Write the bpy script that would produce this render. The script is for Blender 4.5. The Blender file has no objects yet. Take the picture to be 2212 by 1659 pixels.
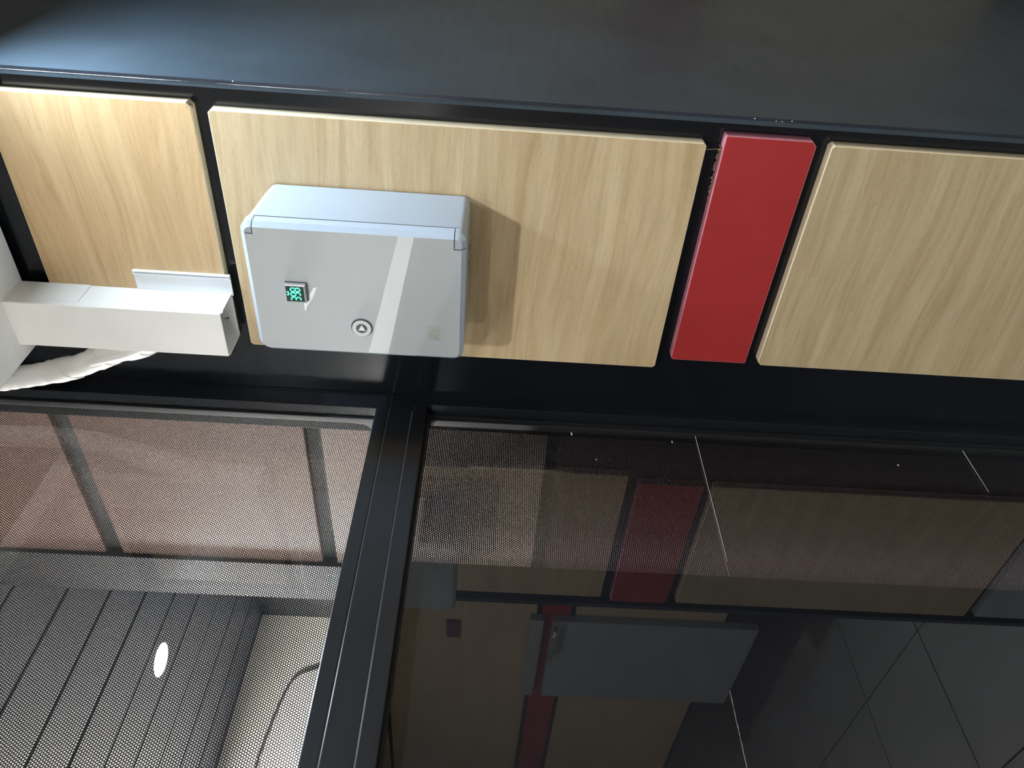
import bpy, bmesh, math, random
from mathutils import Vector, Matrix
random.seed(7)
SC = bpy.context.scene
COL = SC.collection
Z0 = 1.85            # camera height above the floor; geometry below is written relative to the camera height

# ------------------------------------------------------------------ camera, world, lights, exposure
F = 1650.29
RX, RY, RZ = (-0.06564565, -0.00854782, -0.99780639), (0.76831945, 0.63761126, -0.05600989), (0.63669135, -0.77031086, -0.03528895)
cam = bpy.data.cameras.new('camera'); camo = bpy.data.objects.new('camera', cam); COL.objects.link(camo)
cam.sensor_fit = 'HORIZONTAL'; cam.sensor_width = 36.0; cam.lens = 36.0 * F / 2212.0; cam.clip_start = 0.01
m = Matrix(((RX[0], -RY[0], -RZ[0], 0.0), (RX[1], -RY[1], -RZ[1], 1.0), (RX[2], -RY[2], -RZ[2], Z0), (0, 0, 0, 1)))
camo.matrix_world = m
SC.camera = camo
vs = SC.view_settings
vs.view_transform = 'Standard'; vs.look = 'None'; vs.gamma = 1.0; vs.use_curve_mapping = False
vs.exposure = 0.0
SC.display_settings.display_device = 'sRGB'

W = bpy.data.worlds.new('overcast_daylight'); SC.world = W; W.use_nodes = True
W.node_tree.nodes['Background'].inputs[0].default_value = (1.0, 0.98, 0.95, 1)
W.node_tree.nodes['Background'].inputs[1].default_value = 10.0

LAMPS = [  # x, y, z of the diffuser, power, colour, diffuser radius
    (0.16, 1.15, 0.7085, 14.2, (0.97, 0.98, 1.0), 0.026),
    (0.38, 2.55, 0.7085, 26.0, (1.0, 0.985, 0.95), 0.04),
    (0.172, 0.0695, 0.699, 12.0, (0.66, 0.83, 1.0), 0.037),
    (-1.35, 0.30, 0.7085, 18.0, (1.0, 0.98, 0.95), 0.05),  # added fill to brighten the recessed wall, kept out of the mirror view
    (3.02, 0.34, 1.070, 430.0, (1.0, 0.97, 0.95), 0.12),  # added fill to brighten the corridor, kept out of view
]
for L in LAMPS:          # each ceiling lamp is a glowing disc facing down
    l = bpy.data.lights.new('lamp_glow', 'AREA'); l.shape = 'DISK'; l.size = 2 * L[5]; l.energy = L[3]; l.color = L[4]
    o = bpy.data.objects.new('lamp_glow', l); o.location = (L[0], L[1], L[2] + Z0); COL.objects.link(o)

# ------------------------------------------------------------------ materials
def nt(name):
    mt = bpy.data.materials.new(name); mt.use_nodes = True
    t = mt.node_tree; t.nodes.clear()
    return mt, t
def nd(t, typ, **kw):
    n = t.nodes.new(typ)
    for k, v in kw.items():
        if k.startswith('i_'):
            n.inputs[k[2:].replace('_', ' ')].default_value = v
        else:
            setattr(n, k, v)
    return n
def pos(t, scale=(1, 1, 1), rot=(0, 0, 0)):
    g = nd(t, 'ShaderNodeNewGeometry'); mp = nd(t, 'ShaderNodeMapping')
    mp.inputs['Scale'].default_value = scale; mp.inputs['Rotation'].default_value = rot
    t.links.new(g.outputs['Position'], mp.inputs['Vector']); return mp.outputs[0]
def noise(t, vec, scale, detail=3, rough=.5, dist=0.0):
    n = nd(t, 'ShaderNodeTexNoise'); n.inputs['Scale'].default_value = scale; n.inputs['Detail'].default_value = detail
    n.inputs['Roughness'].default_value = rough; n.inputs['Distortion'].default_value = dist
    t.links.new(vec, n.inputs['Vector']); return n.outputs['Fac']
def ramp(t, fac, stops, interp='LINEAR'):
    r = nd(t, 'ShaderNodeValToRGB'); r.color_ramp.interpolation = interp
    el = r.color_ramp.elements
    while len(el) < len(stops): el.new(0.5)
    for e, (p, c) in zip(el, stops):
        e.position = p; e.color = (c[0], c[1], c[2], 1) if hasattr(c, '__len__') else (c, c, c, 1)
    t.links.new(fac, r.inputs[0]); return r.outputs[0]
def mixc(t, fac, a, b, mode='MIX'):
    n = nd(t, 'ShaderNodeMix', data_type='RGBA', blend_type=mode)
    for s, v in ((0, fac), (6, a), (7, b)):
        if hasattr(v, 'is_linked'): t.links.new(v, n.inputs[s])
        elif s == 0: n.inputs[s].default_value = v
        else: n.inputs[s].default_value = (v[0], v[1], v[2], 1)
    return n.outputs[2]
def math_(t, op, a, b=0.0):
    n = nd(t, 'ShaderNodeMath', operation=op)
    for i, v in enumerate((a, b)):
        if hasattr(v, 'is_linked'): t.links.new(v, n.inputs[i])
        else: n.inputs[i].default_value = v
    return n.outputs[0]
def bsdf(t, col, rough=.5, spec=.5, bump=None, bstr=.1, bdist=.001, ior=1.5, metal=0.0, coat=0.0, coat_rough=.03):
    b = nd(t, 'ShaderNodeBsdfPrincipled'); o = nd(t, 'ShaderNodeOutputMaterial')
    if hasattr(col, 'is_linked'): t.links.new(col, b.inputs['Base Color'])
    else: b.inputs['Base Color'].default_value = (col[0], col[1], col[2], 1)
    if hasattr(rough, 'is_linked'): t.links.new(rough, b.inputs['Roughness'])
    else: b.inputs['Roughness'].default_value = rough
    b.inputs['IOR'].default_value = ior; b.inputs['Metallic'].default_value = metal
    b.inputs['Specular IOR Level'].default_value = spec
    b.inputs['Coat IOR'].default_value = 1.75; b.inputs['Coat Weight'].default_value = coat; b.inputs['Coat Roughness'].default_value = coat_rough
    if bump is not None:
        bn = nd(t, 'ShaderNodeBump'); bn.inputs['Strength'].default_value = bstr; bn.inputs['Distance'].default_value = bdist
        t.links.new(bump, bn.inputs['Height']); t.links.new(bn.outputs[0], b.inputs['Normal'])
    t.links.new(b.outputs[0], o.inputs[0]); return b
def plain(name, col, rough=.5, var=.06, scale=30, bstr=.03, **kw):
    mt, t = nt(name); p = pos(t)
    n = noise(t, p, scale, 3)
    c = ramp(t, n, [(.3, [max(0, v * (1 - var)) for v in col]), (.7, [min(1, v * (1 + var)) for v in col])])
    bsdf(t, c, rough, bump=noise(t, p, scale * 12, 2), bstr=bstr, bdist=.0004, **kw); return mt

def wood(name, tint):
    mt, t = nt(name)
    p = pos(t)
    warp = noise(t, pos(t, (1.6, 1, 5)), 1.0, 2)
    pw = nd(t, 'ShaderNodeVectorMath', operation='MULTIPLY_ADD')
    cmb = nd(t, 'ShaderNodeCombineXYZ'); t.links.new(warp, cmb.inputs[2])
    t.links.new(cmb.outputs[0], pw.inputs[0]); pw.inputs[1].default_value = (0, 0, .10); t.links.new(p, pw.inputs[2])
    def st(scale):
        mp = nd(t, 'ShaderNodeMapping'); mp.inputs['Scale'].default_value = scale
        t.links.new(pw.outputs[0], mp.inputs[0]); return mp.outputs[0]
    band = noise(t, st((2.0, 1, 26)), 1.0, 4, .55)
    fine = noise(t, st((9, 1, 170)), 1.0, 3, .6)
    streak = noise(t, st((75, 1, 820)), 1.0, 2, .5)
    flame = noise(t, st((3.2, 1, 60)), 1.0, 5, .62, .8)
    a = [v * w for v, w in zip((.585, .435, .255), tint)]
    b = [v * w for v, w in zip((.705, .565, .365), tint)]
    c = ramp(t, band, [(.32, a), (.68, b)])
    f = ramp(t, fine, [(.30, .86), (.62, 1.0)])
    c = mixc(t, 1.0, c, f, 'MULTIPLY')
    s = ramp(t, streak, [(.30, .70), (.42, 1.0)])
    c = mixc(t, .62, c, s, 'MULTIPLY')
    fl = ramp(t, flame, [(.36, (.86, .80, .72)), (.52, (1, 1, 1)), (.64, (1.0, 1.0, .98))])
    c = mixc(t, .62, c, fl, 'MULTIPLY')
    bsdf(t, c, .42, .4, bump=fine, bstr=.04, bdist=.0005); return mt

def black_laminate(name, col, rough, scratch=True, spec=.5):
    mt, t = nt(name); p = pos(t)
    r = ramp(t, noise(t, pos(t, (3, 3, 40)), 2.0, 4, .6), [(.3, rough * .95), (.75, rough * 1.06)])
    c = ramp(t, noise(t, p, 7, 3), [(.3, [v * .85 for v in col]), (.75, [v * 1.15 for v in col])])
    if scratch:
        s = noise(t, pos(t, (220, 1, 14), (0, .5, 0)), 1.0, 2, .5)
        k = ramp(t, s, [(.77, 0.0), (.80, 1.0)])
        k = mixc(t, .16, (0, 0, 0), k)
        c = mixc(t, 1.0, c, k, 'ADD')
    bsdf(t, c, r, spec); return mt

M = {}
M['wood_warm_lit'] = wood('beech_laminate_warm_lit', (.92, .82, .71))  # same beech, the light's warm cast put into the tint
M['wood'] = wood('beech_laminate', (.895, .885, .85))
M['wood_dimmed'] = wood('beech_laminate_dimmed', (.77, .80, .78))  # same beech, light falloff put into a darker tint
M['wood_edge'] = plain('beech_edge_band', (.74, .62, .42), .5, .05, 60)
M['red'] = plain('red_laminate', (.36, .026, .027), .38, .05, 14)
M['red_edge'] = plain('red_edge_band', (.50, .19, .24), .55, .12, 80)
M['chip'] = plain('broken_particle_board', (.20, .145, .085), .95, .5, 260, bstr=.6)
M['black_wall'] = black_laminate('black_laminate_glossy', (.0050, .0062, .0095), .19, False, .5)
M['black_band'] = black_laminate('black_laminate_satin', (.034, .049, .062), .58, False, .32)
M['band_edge'] = black_laminate('black_laminate_bevel', (.026, .031, .044), .33, False, .5)
mt, t = nt('worn_edge_highlight'); p = pos(t)  # pale wear plus a painted edge highlight that fades lower down
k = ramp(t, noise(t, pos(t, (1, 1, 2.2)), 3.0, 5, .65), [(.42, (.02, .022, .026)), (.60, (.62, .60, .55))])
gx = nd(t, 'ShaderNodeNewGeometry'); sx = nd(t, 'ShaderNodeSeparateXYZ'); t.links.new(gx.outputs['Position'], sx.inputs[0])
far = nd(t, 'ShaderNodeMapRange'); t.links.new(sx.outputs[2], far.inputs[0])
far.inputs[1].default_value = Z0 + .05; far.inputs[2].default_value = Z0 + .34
bsdf(t, mixc(t, far.outputs[0], (.022, .025, .03), k), .5); M['worn_highlight'] = mt
M['alu'] = black_laminate('black_powder_coated_aluminium', (.008, .0095, .0125), .26, False, .5)
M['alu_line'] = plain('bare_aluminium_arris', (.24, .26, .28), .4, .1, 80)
M['gasket'] = plain('black_rubber', (.006, .007, .008), .6, .1, 60)
M['white'] = plain('white_pvc', (.77, .785, .80), .32, .03, 14)
M['trunk'] = plain('ivory_pvc', (.80, .795, .765), .42, .05, 9)
M['tape'] = plain('white_wrapping_tape', (.82, .815, .79), .45, .05, 25, bstr=.15)
M['ceil'] = plain('white_ceiling_paint', (.86, .865, .86), .8, .05, 22, bstr=.1)
M['cream_wall'] = plain('cream_wall_paint', (.66, .62, .55), .6, .06, 6)
M['body'] = plain('light_grey_abs', (.36, .41, .46), .34, .02, 16, bstr=.02)
M['cover'] = plain('grey_glossy_cover', (.45, .485, .50), .3, .015, 8, bstr=0.0, coat=1.0, coat_rough=.012)
M['cover_edge'] = plain('pale_cover_rim', (.40, .465, .54), .18, .02, 10, bstr=0.0)
M['dark'] = plain('dark_seam', (.012, .014, .018), .7, .1, 40)
M['silver'] = plain('satin_silver', (.55, .57, .60), .28, .05, 40, metal=.8)
M['silver_dark'] = plain('dark_grey_bezel', (.12, .125, .13), .35, .05, 40)
M['screen'] = plain('dark_green_screen', (.016, .040, .028), .2, .08, 60)
M['ring'] = plain('pale_button_ring', (.62, .66, .67), .35, .03, 40)
M['btn_dark'] = plain('graphite_button_face', (.07, .075, .08), .35, .05, 60)
M['residue'] = plain('sticker_residue', (.37, .385, .355), .8, .16, 180)
M['mark_leak_white'] = plain('white_marks_and_light_leaks', (.86, .88, .88), .6, .02, 90)  # white marks; also paints the light leaking through the film
M['terracotta'] = plain('terracotta_cladding', (.245, .165, .132), .6, .10, 5)
M['terracotta_lit'] = plain('lit_terracotta_cladding', (.36, .275, .235), .6, .10, 5)  # same cladding, stronger light on the lower panel put into the colour
M['strip'] = plain('dark_grey_joint_strip', (.085, .088, .085), .6, .1, 12)
M['grey_wall'] = plain('dark_grey_render', (.045, .046, .048), .7, .1, 7)
M['plank'] = plain('dark_grey_ceiling_plank', (.060, .070, .086), .4, .08, 5)
M['cream'] = plain('cream_painted_wall', (.86, .80, .70), .6, .07, 3.5)
M['board'] = plain('black_board', (.010, .010, .011), .8, .1, 8)
M['dark_maroon'] = plain('dark_maroon_board', (.045, .014, .016), .6, .1, 8)
M['tile'] = plain('pale_grey_floor_tile', (.62, .625, .61), .18, .07, 3)
M['pale_floor'] = plain('pale_corridor_floor', (.46, .48, .50), .6, .06, 4)
M['grout'] = plain('dark_grout', (.06, .06, .06), .9, .1, 40)
M['cab'] = plain('grey_door_laminate', (.34, .37, .38), .3, .04, 6)
M['maroon'] = plain('maroon_plate', (.16, .03, .06), .4, .05, 20)
M['thread'] = plain('tan_thread', (.42, .32, .18), .7, .1, 90)
M['stain'] = plain('dirt_mark', (.10, .09, .075), .9, .2, 300)
M['hair'] = plain('dark_hair', (.010, .010, .013), .6, .3, 120)
def emis(name, col, s):
    mt, t = nt(name); e = nd(t, 'ShaderNodeEmission'); o = nd(t, 'ShaderNodeOutputMaterial')
    e.inputs[0].default_value = (*col, 1); e.inputs[1].default_value = s; t.links.new(e.outputs[0], o.inputs[0]); return mt
M['digit'] = emis('green_led', (.14, 1.0, .64), 1.7)
M['lamp'] = emis('lamp_diffuser', (.93, .97, 1.0), 26.0)

def glass(name, ior):            # clear pane: mirror reflection by angle, light passes straight through
    mt, t = nt(name)
    fr = nd(t, 'ShaderNodeFresnel'); fr.inputs['IOR'].default_value = ior
    gl = nd(t, 'ShaderNodeBsdfGlossy'); gl.inputs['Roughness'].default_value = 0.0; gl.inputs['Color'].default_value = (.95, .97, 1, 1)
    tr = nd(t, 'ShaderNodeBsdfTransparent'); tr.inputs[0].default_value = (.97, .98, .98, 1)
    gb = nd(t, 'ShaderNodeNewGeometry'); mx = nd(t, 'ShaderNodeMixShader'); o = nd(t, 'ShaderNodeOutputMaterial')
    t.links.new(math_(t, 'MULTIPLY', fr.outputs[0], math_(t, 'SUBTRACT', 1.0, gb.outputs['Backfacing'])), mx.inputs[0])
    t.links.new(tr.outputs[0], mx.inputs[1]); t.links.new(gl.outputs[0], mx.inputs[2]); t.links.new(mx.outputs[0], o.inputs[0])
    return mt
M['glass'] = glass('window_glass', 1.70)
M['glass_dull'] = glass('dusty_window_glass', 1.40)

def film(name, pitch, frac):
    """perforated one-way film: black sheet, round holes on a hexagonal lattice in the y-z plane"""
    mt, t = nt(name)
    g = nd(t, 'ShaderNodeNewGeometry'); s = nd(t, 'ShaderNodeSeparateXYZ'); t.links.new(g.outputs['Position'], s.inputs[0])
    u, v = s.outputs[1], s.outputs[2]
    def cell(off):
        a = math_(t, 'ADD', math_(t, 'DIVIDE', u, pitch), off); b = math_(t, 'ADD', math_(t, 'DIVIDE', v, pitch * math.sqrt(3)), off)
        a = math_(t, 'SUBTRACT', math_(t, 'FRACT', a), .5); b = math_(t, 'MULTIPLY', math_(t, 'SUBTRACT', math_(t, 'FRACT', b), .5), math.sqrt(3))
        return math_(t, 'SQRT', math_(t, 'ADD', math_(t, 'MULTIPLY', a, a), math_(t, 'MULTIPLY', b, b)))
    d = math_(t, 'MINIMUM', cell(0.0), cell(0.5))
    hole = math_(t, 'LESS_THAN', d, frac)
    df = nd(t, 'ShaderNodeBsdfDiffuse'); df.inputs[0].default_value = (.010, .010, .012, 1)
    tr = nd(t, 'ShaderNodeBsdfTransparent')
    mx = nd(t, 'ShaderNodeMixShader'); o = nd(t, 'ShaderNodeOutputMaterial')
    t.links.new(hole, mx.inputs[0]); t.links.new(df.outputs[0], mx.inputs[1]); t.links.new(tr.outputs[0], mx.inputs[2]); t.links.new(mx.outputs[0], o.inputs[0])
    return mt
M['film'] = film('perforated_film', .0034, .345)
M['film_low'] = film('perforated_film_fine', .0034, .20)

# ------------------------------------------------------------------ mesh helpers (coordinates relative to the camera height)
WL = {}
def link(name, data):
    o = bpy.data.objects.new(name, data); COL.objects.link(o); return o
def mk(name, bm, mat, parent=None, mats=None, smooth=False, normals=True):
    if normals: bmesh.ops.recalc_face_normals(bm, faces=bm.faces)
    me = bpy.data.meshes.new(name)
    xs = [v.co.copy() for v in bm.verts]
    c = Vector([(min(p[i] for p in xs) + max(p[i] for p in xs)) / 2 for i in range(3)])
    for v in bm.verts: v.co -= c
    if smooth:
        for f in bm.faces: f.smooth = True
    bm.to_mesh(me); bm.free()
    for q in (mats or [mat]): me.materials.append(M[q])
    o = link(name, me)
    w = c + Vector((0, 0, Z0)); WL[o] = w
    if parent is not None:
        o.parent = parent; o.location = w - WL[parent]
    else: o.location = w
    if smooth and hasattr(me, 'set_sharp_from_angle'): me.set_sharp_from_angle(angle=math.radians(35))
    return o
def thing(name, label, cat, loc, group=None):
    o = link(name, None); o.location = (loc[0], loc[1], loc[2] + Z0); WL[o] = Vector(o.location)
    o.empty_display_size = .05
    return tag(o, label, cat, group)
def tag(o, label, cat, group=None):
    o['label'] = label; o['category'] = cat
    if group: o['group'] = group
    return o
def struct(o): o['kind'] = 'structure'; return o
def box(bm, x0, x1, y0, y1, z0, z1, mi=0):
    vs_ = [bm.verts.new((x, y, z)) for x in (x0, x1) for y in (y0, y1) for z in (z0, z1)]
    fs = []
    for q in ((0, 1, 3, 2), (4, 6, 7, 5), (0, 4, 5, 1), (2, 3, 7, 6), (0, 2, 6, 4), (1, 5, 7, 3)):
        f = bm.faces.new([vs_[i] for i in q]); f.material_index = mi; fs.append(f)
    return fs
def B(*a, bev=0.0, seg=2):
    bm = bmesh.new(); box(bm, *a)
    if bev: bmesh.ops.bevel(bm, geom=bm.edges[:], offset=bev, segments=seg, profile=.7, affect='EDGES')
    return bm
def sbox(name, a, mat, parent=None, bev=0.0, **k):
    return mk(name, B(*a, bev=bev), mat, parent, **k)
def inset(P, D):
    """move every edge of polygon P (x,z) inwards by its own distance D"""
    n = len(P); A = sum(P[i][0] * P[(i + 1) % n][1] - P[(i + 1) % n][0] * P[i][1] for i in range(n)); s = 1 if A > 0 else -1
    L = []
    for i in range(n):
        a, b = P[i], P[(i + 1) % n]; dx, dz = b[0] - a[0], b[1] - a[1]; l = math.hypot(dx, dz)
        nx, nz = -dz / l * s, dx / l * s
        L.append((a[0] + nx * D[i], a[1] + nz * D[i], dx / l, dz / l))
    out = []
    for i in range(n):
        x0, z0, ux, uz = L[i - 1]; x1, z1, vx, vz = L[i]
        det = ux * vz - uz * vx
        if abs(det) < 1e-5: out.append((x1, z1)); continue
        t_ = ((x1 - x0) * vz - (z1 - z0) * vx) / det
        out.append((x0 + ux * t_, z0 + uz * t_))
    return out
def loft(bm, rings, cap0=True, cap1=True, mis=None, capmi=0):
    R = [[bm.verts.new(p) for p in r] for r in rings]
    n = len(R[0])
    for k in range(len(R) - 1):
        for i in range(n):
            f = bm.faces.new((R[k][i], R[k][(i + 1) % n], R[k + 1][(i + 1) % n], R[k + 1][i]))
            if mis: f.material_index = mis[k]
    if cap0: bm.faces.new(R[0])
    if cap1: f = bm.faces.new(R[-1]); f.material_index = capmi
def poly_y(P, y): return [(x, y, z) for x, z in P]
def rrect(x0, x1, z0, z1, r, n=6):
    """rounded rectangle; r = radii at (x0z0, x1z0, x1z1, x0z1)"""
    if not hasattr(r, '__len__'): r = [r] * 4
    P = []
    for (cx, cz, sx, sz, a0), q in zip(((x0, z0, 1, 1, 180), (x1, z0, -1, 1, 270), (x1, z1, -1, -1, 0), (x0, z1, 1, -1, 90)), r):
        if q <= 0: P.append((cx, cz)); continue
        for i in range(n + 1):
            a = math.radians(a0 + 90 * i / n)
            P.append((cx + sx * q + q * math.cos(a), cz + sz * q + q * math.sin(a)))
    return P
def prism(P, y0, y1, bev=0.0):
    bm = bmesh.new(); loft(bm, [poly_y(P, y0), poly_y(P, y1 - bev), poly_y(inset(P, [bev] * len(P)), y1)] if bev else [poly_y(P, y0), poly_y(P, y1)])
    return bm
def tube(bm, pts, rad, n=14, cap=True):
    pts = [Vector(p) for p in pts]; rings = []
    up = Vector((0, 1, 0.01))
    for i, p in enumerate(pts):
        d = (pts[min(i + 1, len(pts) - 1)] - pts[max(i - 1, 0)]).normalized()
        a = d.cross(up).normalized(); b = d.cross(a).normalized()
        r = rad[i] if hasattr(rad, '__len__') else rad
        rings.append([tuple(p + r * (math.cos(2 * math.pi * k / n) * a + math.sin(2 * math.pi * k / n) * b)) for k in range(n)])
    loft(bm, rings, cap, cap)
def disc(cx, y0, cz, r, y1, n=40, bev=0.0):
    return prism([(cx + r * math.cos(2 * math.pi * i / n), cz + r * math.sin(2 * math.pi * i / n)) for i in range(n)], y0, y1, bev)
def ringm(cx, cz, ro, ri, y0, y1, n=44):
    bm = bmesh.new()
    def c(r, y): return [(cx + r * math.cos(2 * math.pi * i / n), y, cz + r * math.sin(2 * math.pi * i / n)) for i in range(n)]
    R = [c(ri, y0), c(ro, y0), c(ro, y1 - .0004), c(ro - .0004, y1), c(ri + .0004, y1), c(ri, y1 - .0004)]
    loft(bm, R + [R[0]], False, False); bmesh.ops.remove_doubles(bm, verts=bm.verts, dist=1e-6); return bm
def catmull(pts, k=6):
    P = [Vector(p) for p in pts]; P = [2 * P[0] - P[1]] + P + [2 * P[-1] - P[-2]]; out = []
    for i in range(1, len(P) - 2):
        for j in range(k):
            u = j / k; a, b, c, d = P[i - 1:i + 3]
            out.append(.5 * ((2 * b) + (c - a) * u + (2 * a - 5 * b + 4 * c - d) * u * u + (3 * b - a - 3 * c + d) * u ** 3))
    out.append(P[-2]); return out

# ------------------------------------------------------------------ setting: panelled wall
CZ = .7224; ROOF = 1.02; FZ = -1.85; YB = -.016
wall = struct(sbox('wall_back', (.36, .88, -.08, YB, FZ, ROOF), 'black_wall'))
T = .016
def panel(x0, x1, z0, z1, mat, edge, name='wood_panel', cuts=(0.004, .004, .004, .004), label=None, chip=None):
    e = .0012
    xi0, xi1, zi0, zi1 = x0 + e, x1 - e, z0 + e, z1 - e
    def corner(cx, cz, sx, sz, c):
        return [(cx, cz + sz * c), (cx + sx * c, cz)] if sx * sz > 0 else [(cx + sx * c, cz), (cx, cz + sz * c)]
    def outline(a0, a1, b0, b1):
        P = corner(a0, b0, 1, 1, cuts[0]) + corner(a1, b0, -1, 1, cuts[1]) + corner(a1, b1, -1, -1, cuts[2]) + corner(a0, b1, 1, -1, cuts[3])
        return P
    O = outline(x0, x1, z0, z1); I = inset(O, [e] * 8)
    bm = prism(I, YB, 0.0)
    o = mk(name, bm, mat, wall)
    if label: o['label'] = label
    bm = bmesh.new()
    R = [poly_y(I, YB), poly_y(O, YB), poly_y(O, -.0008), poly_y(inset(O, [.0006] * 8), -.0002), poly_y(I, -.0002)]
    loft(bm, R, False, False)
    b = mk('edge_band', bm, edge, o)
    return o
PX0, PX1 = .3815, .7720
p1 = panel(.3812, .768, .4060, .6785, 'wood_warm_lit', 'wood_edge', cuts=(.0055, .003, .004, .003))
p2 = panel(.3885, .7738, -.2802, .3850, 'wood', 'wood_edge')
pr = panel(.3762, .7547, -.4280, -.3034, 'red', 'red_edge', name='red_panel', cuts=(.007, .002, .004, .002), label='glossy red panel strip with a chipped edge')
p3 = panel(.3800, .7565, -1.105, -.4488, 'wood_dimmed', 'wood_edge', cuts=(.003, .004, .006, .004))
p4 = panel(.3800, .7565, FZ + .10, -1.127, 'cab', 'cab', name='grey_panel')
# broken substrate: the corner of the first panel, the edge of the red one
def crumbs(name, parent, path, r, mat='chip'):
    bm = bmesh.new()
    for (x, y, z), q in path:
        s = bmesh.ops.create_icosphere(bm, subdivisions=1, radius=q)
        for v in s['verts']: v.co = Vector((x, y, z)) + Vector([c * random.uniform(.65, 1.25) for c in v.co])
    o = mk(name, bm, mat, parent); o['kind'] = 'stuff'; return o
crumbs('chipped_corner', p1, [((.3850 + .0022 * i + random.uniform(-.0008, .0008), -.0035 - random.random() * .006, .4072 + random.uniform(0, .0024)), .0024) for i in range(4)] +
       [((.3862 + .0012 * i, -.0012, .4105 + .0012 * i), .0016) for i in range(3)], .002)
crumbs('chipped_edge', pr, [((.395 + .0022 * i, -.0125 + random.uniform(-.0015, .0015), -.3030 + random.uniform(-.0005, .0013) + (.0006 if i < 24 else -.0006)), random.uniform(.0013, .0024)) for i in range(36)], .002)

# the panelled wall ends in a black satin return that runs back from its corner
pil = struct(sbox('wall_return', (.3490, .36, -2.5, -.0012, FZ, ROOF), 'black_band'))
bm = bmesh.new()
loft(bm, [[(.3490, -.0012, z), (.3491, -.0006, z), (.3540, -.0012, z), (.3548, -.0024, z), (.3548, -.0160, z), (.3500, -.0160, z)] for z in (FZ, CZ)])
mk('bevel', bm, 'band_edge', pil)
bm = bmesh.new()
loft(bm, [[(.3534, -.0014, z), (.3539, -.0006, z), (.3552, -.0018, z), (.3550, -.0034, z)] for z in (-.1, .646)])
mk('worn_lit_edge', bm, 'worn_highlight', pil)  # edge wear and its highlight both put into this strip's colour
mk('corner_piece', B(.3560, .3800, YB, -.012, .655, CZ, bev=.0006), 'band_edge', pil)
bm = bmesh.new()
for x, z, q in ((.3496, .345, .0008), (.351, -.335, .0007), (.3525, -.364, .0006), (.3512, -.385, .0006), (.3530, -.372, .0005), (.3500, .2, .0005)):
    s = bmesh.ops.create_icosphere(bm, subdivisions=1, radius=q)
    for v in s['verts']: v.co = Vector((x, -.0008, z)) + Vector((v.co.x * random.uniform(.7, 1.6), v.co.y * .5, v.co.z * random.uniform(.7, 2)))
mk('paint_chip', bm, 'mark_leak_white', pil)['kind'] = 'stuff'

# ------------------------------------------------------------------ setting: room shell
ceil = struct(sbox('ceiling', (-3.2, .783, -.004, 3.3, CZ, CZ + .035), 'ceil'))
struct(sbox('ceiling_rear', (-3.2, .349, -2.6, -.03, .93, .965), 'ceil'))
roof = struct(sbox('roof', (-3.3, .96, -2.6, 3.3, ROOF, ROOF + .05), 'board'))
struct(sbox('wall_front', (-3.2, .97, 3.2, 3.3, FZ, ROOF), 'cream_wall'))
struct(sbox('wall_side', (-3.3, -3.2, -1.0, 3.3, FZ, ROOF), 'cream_wall'))
struct(sbox('wall_corner', (.88, .97, 2.62, 3.2, FZ, ROOF), 'cream_wall'))
floor = struct(sbox('floor', (-3.2, .97, -2.6, 3.3, FZ - .08, FZ - .004), 'grout'))
tile_me = None
x = -.888 + .585 * 3 - .585 * 7
for i in range(8):
    for j in range(10):
        xa = -.888 + .585 * (2 - i); ya = -.807 - .61 * 3 + .61 * j
        a0, a1, b0, b1 = max(xa, -3.2), min(xa + .585, .87), max(ya, -2.49), min(ya + .61, 3.2)
        if a1 - a0 < .03 or b1 - b0 < .03: continue
        sbox('floor_tile', (a0 + .004, a1 - .004, b0 + .004, b1 - .004, FZ - .01, FZ), 'tile', floor)
# recessed wall seen mirrored in the glass, with the same panels
rw = struct(sbox('wall_recess', (-3.2, .349, -1.0, -.936, -1.135, ROOF), 'black_wall'))
struct(sbox('wall_deep', (-3.2, .36, -2.6, -2.5, FZ, ROOF), 'cream_wall'))
struct(sbox('wall_end', (-3.3, -3.2, -2.6, -1.0, FZ, ROOF), 'cream_wall'))
for (a, b, c, d, q, nm) in ((-3.1, .34, -.280, .385, 'wood', 'wood_panel'),
                           (-3.1, .34, -.428, -.303, 'red', 'red_panel'), (-3.1, .34, -1.105, -.449, 'wood', 'wood_panel'),
                           (-3.1, .34, .406, .68, 'wood', 'wood_panel')):
    mk(nm, B(a, b, -.936, -.92, c, d, bev=.001), q, rw)
dr = struct(mk('door_1', B(-1.69, -1.06, -.92, -.885, -1.25, -.352, bev=.003), 'cab'))
mk('door_stile', B(-1.69, -1.06, -.92, -.885, -.312, -.255, bev=.003), 'cab', dr)
bm = bmesh.new(); tube(bm, catmull([(-1.10, -.885, -.365), (-1.10, -.845, -.362), (-1.20, -.84, -.355), (-1.30, -.845, -.358), (-1.30, -.885, -.362)], 4), .011, 10)
mk('door_handle', bm, 'silver', dr, smooth=True)
tag(mk('switch_plate', B(-1.25, -1.13, -.92, -.905, .05, .11, bev=.003), 'maroon'), 'small maroon plate on the mirrored wood panel beyond the black wall return', 'plate')

# ------------------------------------------------------------------ setting: glazed partition
win = struct(link('window_1', None)); win.location = (.89, 1.2, FZ + Z0); WL[win] = Vector(win.location)
def alu(name, a, bev=.0012, mat='alu'): return sbox(name, a, mat, win, bev=bev)
# upright jamb against the panelled wall, upper and lower length
alu('jamb', (.88, .93, -.08, -.0135, FZ, ROOF), .0006)
alu('jamb', (.8795, .93, -.0125, .0215, .1620, ROOF))
alu('jamb', (.8805, .93, -.0125, .0040, FZ, .1620))
alu('glazing_bead', (.8985, .93, .0040, .0125, FZ, .0935), .0015)
alu('glazing_bead', (.9010, .93, .0218, .0262, .1845, ROOF), .001, 'gasket')
alu('gasket', (.9025, .92, .0125, .0185, FZ, .0935), .0008, 'gasket')
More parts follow.
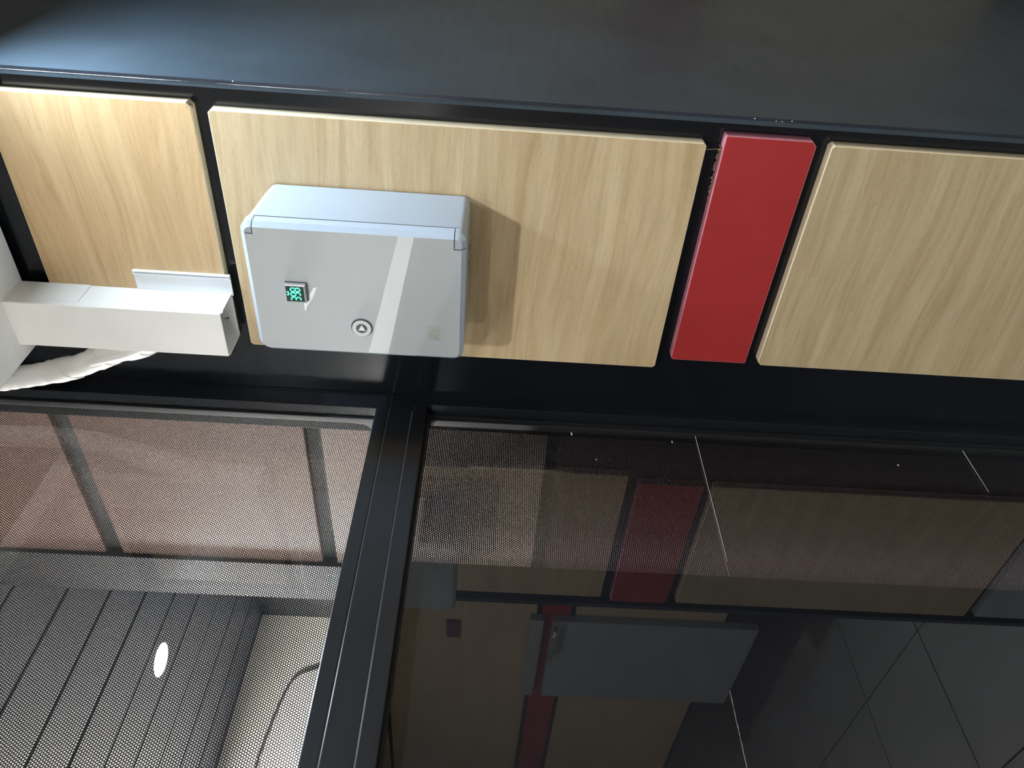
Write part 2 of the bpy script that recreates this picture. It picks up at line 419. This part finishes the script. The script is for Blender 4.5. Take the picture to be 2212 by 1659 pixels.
# transom: three lengths side by side, thin bright arrises between
alu('transom_rail', (.8800, .93, .0215, 2.62, .1628, .1838))
alu('transom_rail', (.8790, .93, -.0125, 2.62, .1222, .1612))
alu('transom_rail', (.8800, .93, .0040, 2.62, .0975, .1214))
alu('transom_return', (.8990, .93, .0040, 2.62, .0935, .0975), .0006, 'gasket')
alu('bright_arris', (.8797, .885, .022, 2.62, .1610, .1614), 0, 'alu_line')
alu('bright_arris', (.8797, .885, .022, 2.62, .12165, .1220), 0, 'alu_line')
alu('end_post', (.88, .93, 2.58, 2.62, FZ, ROOF))
alu('bottom_rail', (.88, .93, .004, 2.58, FZ, FZ + .08))
alu('top_rail', (.88, .93, .0215, 2.58, .93, ROOF))
for z0, z1, y0, gm in ((.1838, .93, .0225, 'glass_dull'), (FZ + .08, .0975, .0125, 'glass')):
    g = sbox('glass_pane', (.905, .910, y0, 2.585, z0 - .004, z1 + .004), gm, win)
def sheet(P, x0, x1):       # polygon in (y, z), thin in x
    bm = bmesh.new(); loft(bm, [[(x0, y, z) for y, z in P], [(x1, y, z) for y, z in P]]); return bm
FX = .9113
mk('perforated_film', sheet([(.0275, .93), (.0275, .230), (.0300, .204), (.0360, .1935), (.046, .1880), (.06, .1838), (2.58, .1838), (2.58, .93)], FX, FX + .0002), 'film', win)
for a, b, y0 in ((.0975, -.3738, .0235), (-.3743, -.8550, .0200), (-.8555, FZ + .08, .0165)):
    mk('perforated_film', sheet([(y0, a), (y0 - .003, b), (2.58, b), (2.58, a)], FX, FX + .0002), 'film_low', win)
for z, y1 in ((-.3741, .29), (-.8553, .12)):
    mk('seam_light_leak', sheet([(.0205, z + .00035), (.0205, z - .0003), (y1, z - .00005), (y1, z + .00005)], .9046, .9049), 'mark_leak_white', win)  # tapered white strip painted for light leaking at the film seam
bm = bmesh.new()
for y, z, a, b in ((.0330, -.1553, .0042, .0014), (.0300, -.1545, .002, .0012), (.0389, -.3304, .0035, .0010), (.0918, -.1935, .002, .0008), (.0665, -.7205, .0015, .0022)):
    k = [(y + a * math.cos(i * 1.05) * random.uniform(.6, 1.2), z + b * math.sin(i * 1.05) * random.uniform(.6, 1.2)) for i in range(6)]
    loft(bm, [[(.9045, p, q) for p, q in k], [(.9048, p, q) for p, q in k]])
mk('pinhole_light', bm, 'mark_leak_white', win)['kind'] = 'stuff'  # white flecks painted for light through pinholes in the film

# ------------------------------------------------------------------ setting: corridor beyond the glass
wo = struct(sbox('wall_outside', (.97, 1.41, -.12, -.060, FZ, 1.1), 'strip'))
mk('lower_board', B(.97, 1.405, -.060, -.045, FZ, -.150), 'dark_maroon', wo)
for a, b in ((.805, 1.1), (.335, .768), (-.125, .303)):
    mk('wall_panel', B(.97, 1.405, -.060, -.045, a, b, bev=.002), 'terracotta' if a > .3 else 'terracotta_lit', wo)
struct(sbox('trim_2', (1.405, 1.53, -.16, -.035, FZ, 1.1), 'grey_wall'))
struct(sbox('wall_rear', (1.45, 3.6, -1.4, -1.3, FZ, 1.1), 'grey_wall'))
struct(sbox('wall_link', (1.41, 1.47, -1.35, -.12, FZ, 1.1), 'grey_wall'))
wf = struct(sbox('wall_far', (3.56, 3.66, -1.4, 1.9, FZ, 1.1), 'cream'))
bm = bmesh.new(); tube(bm, catmull([(3.55, -1.28, .72), (3.55, -1.14, .70), (3.55, -1.02, .735), (3.55, -.93, .86), (3.55, -.6, .92), (3.55, -.4, .93), (3.55, .3, 1.03)], 6), .006, 8)
mk('loose_cable', bm, 'strip', wf, smooth=True)
struct(sbox('wall_low', (1.30, 1.33, .02, 5.4, FZ, .130), 'board'))
struct(sbox('floor_outside', (.97, 6, -1.4, 7, FZ - .06, FZ), 'pale_floor'))
co = struct(sbox('ceiling_outside', (.95, 4.4, -1.4, 9.0, 1.107, 1.17), 'plank'))
xx = .97
while xx < 4.3:
    mk('ceiling_plank', B(xx, min(xx + .203, 4.38), -1.39, 8.9, 1.095 - random.uniform(0, .004), 1.115, bev=.004), 'plank', co); xx += .214

# ------------------------------------------------------------------ the box on the wall
st = thing('stabilizer_box', 'light grey plastic box with a lit green number display and round button', 'box', (.59, 0, .034))
def taper(P, k):
    return [(x_, z_ if z_ < .18 else z_ - k * (z_ - .18) / .147) for x_, z_ in P]
O = rrect(.4855, .6905, .0340, .3275, (.0115, .0150, .0165, .0160), 7)
bm = bmesh.new()
loft(bm, [poly_y(taper(inset(O, [.0006] * len(O)), .0085), .004), poly_y(taper(O, .0070), .020), poly_y(taper(O, .0012), .0975)])
# the two corner pieces that reach the front beside the cover's tongue
def ch_prism(bm, P, D, y0, y1, ch, rimmi=0):
    loft(bm, [poly_y(P, y0), poly_y(P, y1 - ch), poly_y(inset(P, D), y1)], mis=[0 if rimmi == 0 else rimmi, rimmi], capmi=0)
c = .0062
def arc(cx, cz, r, a0, a1, n=7): return [(cx + r * math.cos(math.radians(a0 + (a1 - a0) * i / n)), cz + r * math.sin(math.radians(a0 + (a1 - a0) * i / n))) for i in range(n + 1)]
upper = arc(.4855 + .0140, .3275 - .0140, .0140, 90, 180) + [(.4855, .3116), (.4999, .3116), (.4999, .3275)]
lower = arc(.4855 + .0115, .0340 + .0115, .0115, 180, 270) + [(.5055, .0340), (.5055, .0495), (.4855, .0495)]
def dist(P, free):    # chamfer on every edge except those lying on the given lines
    D = []
    for i in range(len(P)):
        a, b = P[i], P[(i + 1) % len(P)]
        D.append(0.0 if any(abs(a[k] - v) < 1e-4 and abs(b[k] - v) < 1e-4 for k, v in free) else c)
    return D
ch_prism(bm, upper, dist(upper, ((1, .3116), (0, .4999))), .0965, .119, c)
ch_prism(bm, lower, dist(lower, ((0, .5055), (1, .0495))), .0965, .119, c)
mk('body', bm, 'body', st, smooth=True)
mk('back_plate', prism(rrect(.489, .687, .038, .314, .014), 0.0, .0042), 'dark', st)
mk('seam_core', prism(rrect(.4880, .6880, .0366, .3249, .0140), .0965, .1112), 'dark', st)
# cover: tongue between the corner pieces + the full-width plate, pale rim and glossy face
bm = bmesh.new()
tong = [(.4855, .0506), (.5066, .0506), (.5066, .3104), (.4855, .3104)]
ch_prism(bm, tong, dist(tong, ((0, .5066), (1, .0506), (1, .3104))), .0997, .119, c, 1)
low = [(.5066, .0340), (.5066, .0506), (.5066, .3104), (.5016, .3104), (.5016, .3275)] + arc(.6905 - .0165, .3275 - .0165, .0165, 90, 0) + arc(.6905 - .0150, .0340 + .0150, .0150, 0, -90)
low = [(.5072, .0340), (.5072, .0500), (.5066, .0506), (.5066, .3104), (.5016, .3108), (.5016, .3275)] + low[5:]
D = []
for i in range(len(low)):
    a, b = low[i], low[(i + 1) % len(low)]
    D.append(0.0 if max(a[0], b[0]) < .5075 else c)
ch_prism(bm, low, D, .0997, .119, c, 1)
mk('cover', bm, None, st, mats=['cover', 'cover_edge'])
# display
d = mk('display', prism(rrect(.5702, .5990, .2478, .2778, .001, 2), .1188, .1215), 'silver_dark', st)
bm = bmesh.new()
P = [(.5702, .2490), (.5985, .2490), (.5985, .2772), (.5702, .2772)]
loft(bm, [poly_y(P, .1205), poly_y(P, .1262), poly_y(inset(P, [.0010] * 4), .1284), poly_y(inset(P, [.0019] * 4), .1284), poly_y(inset(P, [.0022] * 4), .1272)], cap1=False)
mk('bezel', bm, 'silver', d)
mk('screen', prism([(.5721, .2510), (.5966, .2510), (.5966, .2753), (.5721, .2753)], .121, .1273), 'screen', d)
SEG = {'a': (0, 1, 1, 1), 'b': (1, 1, 1, .5), 'c': (1, .5, 1, 0), 'd': (0, 0, 1, 0), 'e': (0, .5, 0, 0), 'f': (0, 1, 0, .5), 'g': (0, .5, 1, .5)}
DIG = {'3': 'abgcd', '9': 'abcdfg', '8': 'abcdefg'}
bm = bmesh.new()
for n_, ch in enumerate('398'):
    xr = .5952 - n_ * .0073                # characters advance towards -x, their tops point to +z
    for s in DIG[ch]:
        u0, v0, u1, v1 = SEG[s]
        q0 = Vector((xr - u0 * .0052, 0, .2566 + v0 * .0126)); q1 = Vector((xr - u1 * .0052, 0, .2566 + v1 * .0126))
        dd = (q1 - q0).normalized(); nn = Vector((-dd.z, 0, dd.x)); q0 += dd * .00035; q1 -= dd * .00035; w_ = .00095
        P = [q0, q0 + dd * w_ + nn * w_, q1 - dd * w_ + nn * w_, q1, q1 - dd * w_ - nn * w_, q0 + dd * w_ - nn * w_]
        loft(bm, [[(v.x, .1272, v.z) for v in P], [(v.x, .1275, v.z) for v in P]])
for sx in (-1, 1):                          # small v-shaped mark above the middle digit
    P = [(.5842, .2712), (.5842, .2728), (.5842 + sx * .0026, .2748), (.5842 + sx * .0034, .2738), (.5842 + sx * .0030, .2722)]
    loft(bm, [poly_y(P, .1272), poly_y(P, .1275)])
mk('digits', bm, 'digit', d)
# button
bx_, bz_ = .6400, .1778
b = mk('button', ringm(bx_, bz_, .0148, .0134, .1185, .1206), 'dark', st)
mk('button_ring', ringm(bx_, bz_, .0135, .0078, .1188, .1222), 'ring', b, smooth=True)
mk('button_face', disc(bx_, .1188, bz_, .0079, .1214), 'btn_dark', b)
mk('triangle_mark', prism([(bx_ - .0058, bz_), (bx_ + .0036, bz_ - .0052), (bx_ + .0036, bz_ + .0052)], .1210, .1219), 'white', b)
mk('collar', ringm(bx_, bz_, .0162, .0147, .1185, .1198), 'cover_edge', b, smooth=True)
P = [(.6275, .0690), (.6330, .0715), (.6300, .0742), (.6345, .0775), (.6290, .0800), (.6320, .0835), (.6300, .0860), (.6440, .0855), (.6555, .0842), (.6545, .0760), (.6560, .0680), (.6420, .0668)]
mk('sticker_residue', prism(P, .1188, .1193), 'residue', st)
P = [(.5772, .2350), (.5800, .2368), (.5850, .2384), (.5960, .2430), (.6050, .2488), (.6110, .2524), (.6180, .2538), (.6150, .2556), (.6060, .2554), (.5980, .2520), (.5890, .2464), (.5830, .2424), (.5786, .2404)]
mk('white_streak', prism(P, .1188, .1194), 'mark_leak_white', st)  # thin jagged white streak on the cover
for zz, xx_ in ((.0343, .566), (.0343, .592)):
    bm = bmesh.new()
    P = [(xx_ - .0055, .006), (xx_, .0105), (xx_ + .0055, .006), (xx_, .0025)]
    loft(bm, [[(a, b2, zz - .0006) for a, b2 in P], [(a, b2, zz + .004) for a, b2 in P]])
    mk('knockout_hole', bm, 'dark', st)

# ------------------------------------------------------------------ cable trunking from the ceiling, its base strip, wrapped pipe
tk = thing('cable_trunking', 'open ended white square cable trunking running to the white ceiling', 'trunking', (.716, 0, .400))
t0, t1, ty, w = .6772, .7560, .0562, .0018
bm = bmesh.new()
U = [(t0, 0), (t1, 0), (t1, ty - .004), (t1 - w, ty - .004), (t1 - w, w), (t0 + w, w), (t0 + w, ty - .004), (t0, ty - .004)]
loft(bm, [[(a, b2, z) for a, b2 in U] for z in (.4003, CZ)])
mk('channel', bm, 'trunk', tk)
bm = bmesh.new()
Lp = [(t0 - .0006, ty - .010), (t0 - .0006, ty - .001), (t0 + .0006, ty), (t1 - .0006, ty), (t1 + .0006, ty - .001), (t1 + .0006, ty - .010), (t1 - .0006, ty - .010), (t1 - .0006, ty - w), (t0 + .0006, ty - w), (t0 + .0006, ty - .010)]
loft(bm, [[(a, b2, z) for a, b2 in Lp] for z in (.4020, CZ)])
mk('lid', bm, 'trunk', tk)
bm = bmesh.new(); loft(bm, [[(a, b2, z) for a, b2 in ((t0 - .0012, 0), (t0 + .001, 0), (t0 + .001, ty - .010), (t0 - .0012, ty - .010))] for z in (.4003, .470)])
mk('side_splice', bm, 'white', tk)
bm = bmesh.new(); loft(bm, [[(a, b2, z) for a, b2 in ((t0 - .0014, 0), (t0 + .001, 0), (t0 + .001, ty - .010), (t0 - .0012, ty - .010))] for z in (.6155, CZ)])
mk('side_splice', bm, 'trunk', tk)
crumbs('dirt_spot', tk, [((.7205 + random.uniform(-.003, .003), w + .0002, .4150 + random.uniform(-.003, .003)), .0011) for i in range(7)], .001, 'stain')
bm = bmesh.new()
S_ = [(.6420, 0), (.6420, .0052), (.6436, .0052), (.6436, .0022), (.6462, .0022), (.6462, .0050), (.6480, .0050), (.6486, .0020), (.6790, .0020), (.6790, 0)]
loft(bm, [[(a, b2, z) for a, b2 in S_] for z in (.3975, .5432)])
ls = tag(mk('trunking_offcut', bm, 'white'), 'flat white ribbed plastic strip lying against the wood beside the trunking', 'strip')

pp = thing('insulated_pipe', 'white tape wrapped pipe curving from the trunking past the ceiling edge', 'pipe', (.80, .02, .60))
path = catmull([(.722, .026, .47), (.765, .026, .545), (.786, .026, .600), (.812, .030, .655), (.829, .034, .710), (.838, .040, .760), (.842, .046, .800), (.845, .05, .90), (.846, .05, 1.0)], 8)
def cut(bm):       # the trunking's side wall ends the pipe
    bmesh.ops.bisect_plane(bm, geom=bm.verts[:] + bm.edges[:] + bm.faces[:], plane_co=(t1 + .0008, 0, 0), plane_no=(-1, 0, 0), clear_outer=True); return bm
bm = bmesh.new(); tube(bm, path, [.0186 + .0005 * math.sin(i * 1.7) for i in range(len(path))], 22); cut(bm)
mk('pipe_wrap', bm, 'tape', pp, smooth=True)
def wrap(i0, i1, r):
    bm = bmesh.new(); n = 22; rings = []
    sub = path[i0:i1 + 1]
    for i, p in enumerate(sub):
        dvec = (path[i0 + i + 1] - path[i0 + i - 1]).normalized(); a = dvec.cross(Vector((0, 1, .01))).normalized(); b2 = dvec.cross(a).normalized()
        rings.append([tuple(p + dvec * .012 * math.sin(2 * math.pi * k / n + 2.2) + (r + random.uniform(-.0006, .0008)) * (math.cos(2 * math.pi * k / n) * a + math.sin(2 * math.pi * k / n) * b2)) for k in range(n)])
    loft(bm, rings, True, True); cut(bm); return mk('tape_turn', bm, 'tape', pp, smooth=True)
wrap(8, 12, .0204); wrap(17, 20, .0199); wrap(26, 31, .0200)
bm = bmesh.new(); tube(bm, catmull([(.735, .04, .49), (.770, .043, .560), (.782, .045, .595), (.795, .044, .63)], 5), .0065, 12); cut(bm); mk('drain_hose', bm, 'tape', pp, smooth=True)

# ------------------------------------------------------------------ lamps on the ceiling
lab = ['round white ceiling lamp over the middle of the room', 'round white ceiling lamp deeper in the room', 'round lit ceiling lamp mirrored as a white oval in the mesh window', 'added round fill lamp, unseen, before the recess with the grey door', 'added round corridor fill lamp, unseen, beyond the mesh window']
for (x, y, z, p_, c_, r), l in zip(LAMPS, lab):
    cz = 1.098 if x > .9 else (CZ if y > 0 else .93)
    lo = thing('ceiling_lamp', l, 'lamp', (x, y, z), 'round ceiling lamps')
    n = 40
    def ring(rr, zz): return [(x + rr * math.cos(2 * math.pi * i / n), y + rr * math.sin(2 * math.pi * i / n), zz) for i in range(n)]
    bm = bmesh.new(); loft(bm, [ring(r + .008, cz), ring(r + .008, z + .002), ring(r + .005, z - .0005), ring(r + .001, z - .0005), ring(r + .001, z + .006)], True, False)
    mk('trim_ring', bm, 'white', lo, smooth=True)
    bm = bmesh.new(); loft(bm, [ring(r, z + .006), ring(r, z + .0012), ring(r * .96, z + .0008)])
    mk('diffuser', bm, 'lamp', lo)

# thread caught between the middle panel and the red one
bm = bmesh.new(); tube(bm, catmull([(.3968, -.0005, -.2790), (.3978, -.004, -.288), (.3972, -.005, -.296), (.3966, -.003, -.3045)], 5), .00028, 6)
tag(mk('thread', bm, 'thread'), 'thin tan thread bridging the gap between wood panel and red strip', 'thread')
